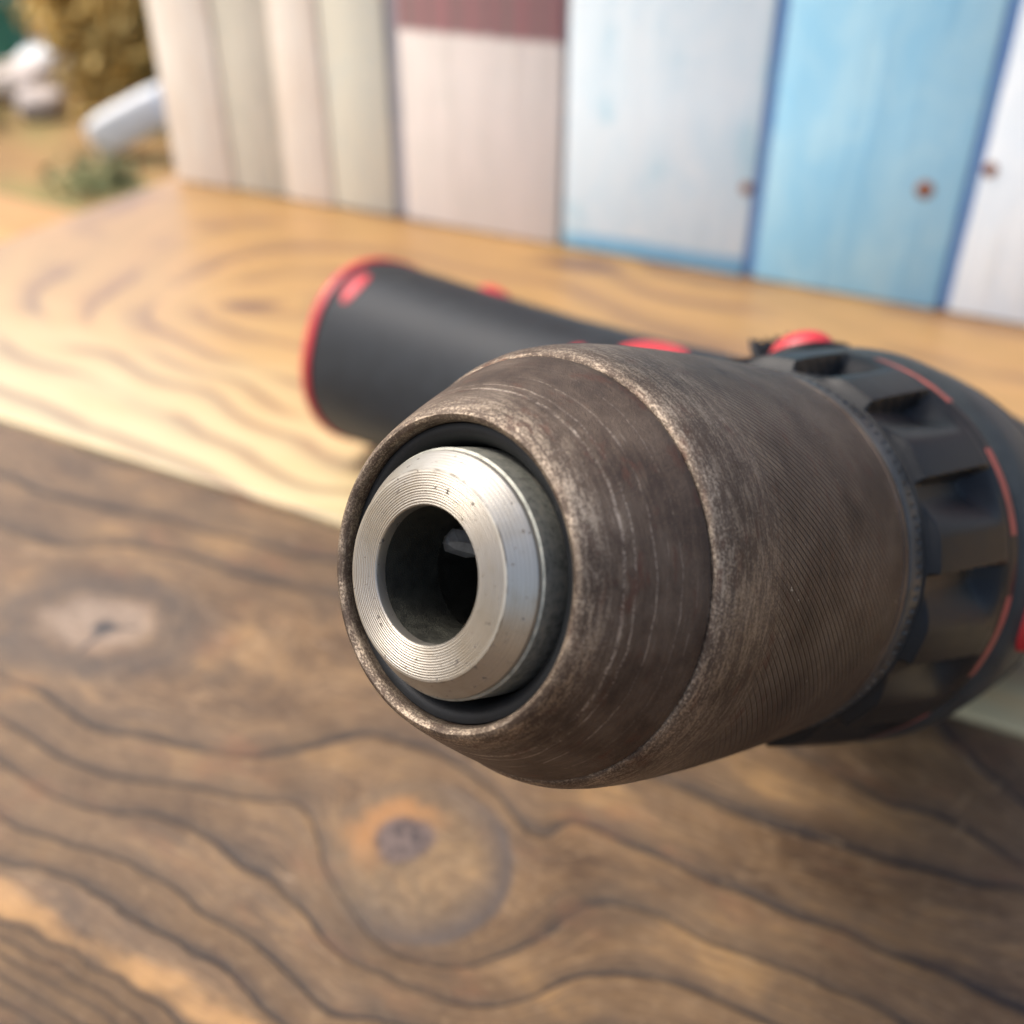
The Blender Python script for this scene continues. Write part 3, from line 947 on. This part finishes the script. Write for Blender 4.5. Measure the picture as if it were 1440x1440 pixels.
# handle, built in table axes and parented to the drill
HR = NOSE + D * 137.0
HE = Vector((-170.0, 242.3, 27.5))
HV = HE - HR
HL = HV.length
HV.normalize()
HN = D.cross(HV)
HN.normalize()
if HN.z < 0:
    HN = -HN
HB = HV.cross(HN)
if HB.dot(D) < 0:
    HB = -HB                     # towards the back of the drill
KN = [0, 20, 35, 50, 70, 100, 130, 155, 175, 188, 193]
RN = [27, 26.5, 25.5, 24.8, 24.3, 24.5, 25.3, 26.5, 27.4, 27.6, 27.4]
RB = [34, 32, 28, 25, 23.5, 23.0, 23.8, 25.0, 26.0, 26.2, 26.0]
KEND = HL


def hpt(k, f, off=0.0):
    rn = float(np.interp(k, KN, RN)) + off
    rb = float(np.interp(k, KN, RB)) + off
    c, s = math.cos(f), math.sin(f)
    e = 2.3
    q = (abs(c) ** e + abs(s) ** e) ** (-1 / e)
    return HR + HV * k + HN * (rn * q * c) + HB * (rb * q * s) - ROOT


def hsweep(name, ks, mat, n=96, cap=True):
    """ks: list of (k, offset)"""
    V, Fc = [], []
    for k, of in ks:
        for j in range(n):
            V.append(hpt(k, 2 * math.pi * j / n, of) * MM)
    m = len(ks)
    for i in range(m - 1):
        for j in range(n):
            Fc.append((i * n + j, i * n + (j + 1) % n, (i + 1) * n + (j + 1) % n, (i + 1) * n + j))
    if cap:
        Fc.append(tuple((m - 1) * n + j for j in range(n)))
        Fc.append(tuple(n - 1 - j for j in range(n)))
    o = pydata(name, V, Fc, mat, drill, None, 40)
    fix_normals(o.data)
    return o


hk = [(k, 0.0) for k in np.linspace(14, KEND - 5.2, 40)] + [(KEND - 4.4, -0.25), (KEND - 4.0, -0.9)]
hsweep('handle', hk, M_GRIP)
hsweep('end_rim', [(KEND - 4.0, -2.0), (KEND - 3.8, 0.2), (KEND - 3.2, 0.55), (KEND - 1.2, 0.55), (KEND - 0.4, 0.1), (KEND, -0.8), (KEND, -3)], M_RED)


def hpatch(name, kc, fc, rk, rf, hgt, mat, n=28, m=6, low=-0.6):
    V, Fc = [], []
    for i in range(m + 1):
        q = i / m
        for j in range(n):
            g = 2 * math.pi * j / n
            V.append(hpt(kc + rk * q * math.cos(g), fc + rf * q * math.sin(g), low + (hgt - low) * max(0, 1 - q ** 4) ** 0.5) * MM)
    for i in range(m):
        for j in range(n):
            Fc.append((i * n + j, i * n + (j + 1) % n, (i + 1) * n + (j + 1) % n, (i + 1) * n + j))
    o = pydata(name, V, Fc, mat, drill, None, 45)
    fix_normals(o.data)
    return o


hpatch('release_button', KEND - 11, R(-50), 3.2, R(14), 0.5, M_RED)
hpatch('latch', KEND - 30, R(38), 8.0, R(16), 4.2, M_RED)
hpatch('side_inlay', 63, R(-36), 10, R(18), 0.9, M_RED)
hpatch('direction_switch', 80, R(-52), 3.6, R(9), 1.6, M_RED)
hpatch('trigger', 58, R(-90), 15, R(26), 9.0, M_RED)

# settle: lift the drill so that its lowest point touches the planks
bpy.context.view_layer.update()
zmin = min((o.matrix_world @ v.co).z for o in drill.children for v in o.data.vertices)
drill.location.z -= zmin

# ------------------------------------------------------------------ things beyond the table end
M_LEAFB = mat_plain('dry_golden_leaf', (0.56, 0.39, 0.12), 0.7, 0.0, 0.3, 6.0, 0.1)
M_LEAFY = mat_plain('yellow_green_leaf', (0.42, 0.40, 0.07), 0.7, 0.0, 0.4, 6.0, 0.1)
M_LEAFO = mat_plain('olive_leaf', (0.26, 0.22, 0.06), 0.7, 0.0, 0.5, 6.0, 0.1)
M_LEAFG = mat_plain('green_leaf', (0.21, 0.22, 0.09), 0.7, 0.0, 0.4, 6.0, 0.1)
M_STEM = mat_plain('brown_stem', (0.14, 0.085, 0.04), 0.8, 0.0, 0.3, 20.0)
M_STONE = mat_plain('white_stone', (0.66, 0.67, 0.66), 0.8, 0.0, 0.1, 12.0, 0.4, 0.01)
M_GSTONE = mat_plain('grey_stone', (0.46, 0.40, 0.36), 0.85, 0.0, 0.25, 12.0, 0.4, 0.01)
M_TUB = mat_plain('green_tub_plastic', (0.006, 0.115, 0.085), 0.45, 0.0, 0.2, 6.0)


def plant(name, loc, w, hgt, nstem, nleaf, lsize, mat, label, cat):
    root = empty(name, loc, label, cat)
    V, Fc = [], []
    tips = []
    for i in range(nstem):
        a = random.uniform(0, 2 * math.pi)
        rr = w * 0.5 * math.sqrt(random.random())
        tip = Vector((math.cos(a) * rr, math.sin(a) * rr, hgt * random.uniform(0.6, 1.0)))
        b0 = Vector((math.cos(a) * rr * 0.2, math.sin(a) * rr * 0.2, -0.03))
        prev = None
        for k in range(5):
            t = k / 4
            c = b0.lerp(tip, t) + Vector((0, 0, 0.08 * hgt * math.sin(t * math.pi)))
            rad = 0.007 * (1 - 0.75 * t)
            ids = []
            for j in range(5):
                g = 2 * math.pi * j / 5
                ids.append(len(V))
                V.append(c + Vector((rad * math.cos(g), rad * math.sin(g), 0)))
            if prev:
                for j in range(5):
                    Fc.append((prev[j], prev[(j + 1) % 5], ids[(j + 1) % 5], ids[j]))
            prev = ids
            tips.append(c)
    pydata('stem', V, Fc, M_STEM, root)
    V, Fc = [], []
    for i in range(nleaf):
        c = random.choice(tips) + Vector([random.gauss(0, w * 0.12) for _ in range(3)])
        if c.z < 0.0:
            c.z = 0.01
        u = Vector([random.gauss(0, 1) for _ in range(3)]).normalized()
        v = u.orthogonal().normalized()
        v = (Matrix.Rotation(random.uniform(0, 6.28), 3, u) @ v)
        nn = u.cross(v)
        l = lsize * random.uniform(0.6, 1.3)
        k = len(V)
        V += [c, c + u * l * .5 + v * l * .28 + nn * l * .06, c + u * l, c + u * l * .5 - v * l * .28 + nn * l * .06]
        Fc.append((k, k + 1, k + 2, k + 3))
    pydata('foliage', V, Fc, mat, root, None, 0)
    return root


def stone(name, loc, size, mat, label, cat, rotz=0.0, seed=0, tilt=0.0, sq=0.65, lump=0.10):
    bm = bmesh.new()
    bmesh.ops.create_icosphere(bm, subdivisions=3, radius=0.5)
    for v in bm.verts:
        q = v.co.copy()
        for ax in range(3):     # squarish block
            q[ax] = math.copysign(abs(q[ax] * 2) ** sq, q[ax]) * 0.5
        q += lump * mnoise.noise_vector(v.co * 2.2 + Vector((seed, 0, 0)))
        v.co = Vector((q.x * size[0], q.y * size[1], q.z * size[2]))
    zmin_ = min((Matrix.Rotation(tilt, 3, 'X') @ v.co).z for v in bm.verts)
    me = bpy.data.meshes.new(name)
    bm.to_mesh(me)
    bm.free()
    o = link_mesh(name, me, mat, None, None, 50)
    o.rotation_euler = (tilt, 0, rotz)
    o.location = (loc[0], loc[1], loc[2] - zmin_)
    return tag(o, label, cat)


GZ = -0.755
plant('dry_shrub', (-3.02, 2.86, GZ), 0.42, 0.62, 40, 7000, 0.05, M_LEAFB, 'golden brown dry shrub standing close to the left end of the board wall', 'shrub')
plant('dry_shrub', (-2.84, 3.02, GZ), 0.34, 0.40, 20, 1800, 0.055, M_LEAFO, 'olive brown low shrub tucked against the cream board, right of the golden shrub', 'shrub')
plant('yellow_shrub', (-3.35, 3.35, GZ), 0.45, 0.75, 20, 1500, 0.06, M_LEAFY, 'yellow green shrub rising behind the golden brown one', 'shrub')
plant('low_plant', (-2.46, 2.20, GZ), 0.26, 0.06, 12, 300, 0.04, M_LEAFG, 'small green plant low in front of the slanting white slab', 'plant')
plant('olive_weed', (-3.45, 2.52, GZ), 0.34, 0.16, 14, 500, 0.05, M_LEAFO, 'olive weed on the bare brown soil beyond the bench', 'plant')
stone('white_block', (-2.60, 2.50, GZ), (0.27, 0.16, 0.12), M_STONE, 'long white block tilted up towards the cream end board of the wall', 'stone', R(27), 3, 0.0, 0.30, 0.035)
bpy.data.objects['white_block'].rotation_euler = (0, R(-25), R(27))
bpy.data.objects['white_block'].location.z += 0.055
stone('white_stone', (-3.70, 3.32, GZ), (0.36, 0.30, 0.30), M_STONE, 'large white stone on the soil near the green tub', 'stone', R(20), 7)
stone('white_stone', (-3.62, 3.10, GZ), (0.24, 0.25, 0.16), M_STONE, 'smaller white stone leaning in front of the large white one', 'stone', R(70), 9)
stone('grey_stone', (-3.52, 2.86, GZ), (0.26, 0.24, 0.14), M_GSTONE, 'grey pink stone on the soil left of the golden shrub', 'stone', R(10), 12)
stone('tan_stone', (-3.28, 2.74, GZ), (0.16, 0.15, 0.10), M_GSTONE, 'small tan stone on the brown soil just left of the golden shrub', 'stone', R(40), 15)
tub = empty('green_tub', (-3.88, 3.24, GZ), 'dark green plastic tub far off in the top left corner', 'tub')
for nm, pr in (('body', [(0, 0.01), (0, 150), (4, 158), (200, 185), (300, 196), (300, 190), (8, 150), (8, 0.01)]), ('rim', [(296, 194), (296, 206), (312, 206), (312, 190), (296, 190)])):
    lathe(nm, pr, M_TUB, tub, Matrix.Identity(4), n=48)

# bench beyond the left end of the table
bench = empty('wooden_bench', (-0.90, 0.545, -0.765), 'orange brown wooden bench standing past the left end of the table', 'bench', None, R(-4))
for k in range(2):
    rounded_box('slat', (0.62, 0.115, 0.026), 0.003, M_BENCH, bench, Matrix.Translation((-0.12, -0.06 + 0.123 * k, 0.617)))
for lx in (-0.36, 0.12):
    for ly in (-0.08, 0.08):
        rounded_box('leg', (0.04, 0.04, 0.602), 0.002, M_BENCH, bench, Matrix.Translation((lx, ly, 0.300)))
    rounded_box('crossbar', (0.03, 0.118, 0.04), 0.002, M_BENCH, bench, Matrix.Translation((lx, 0, 0.40)))
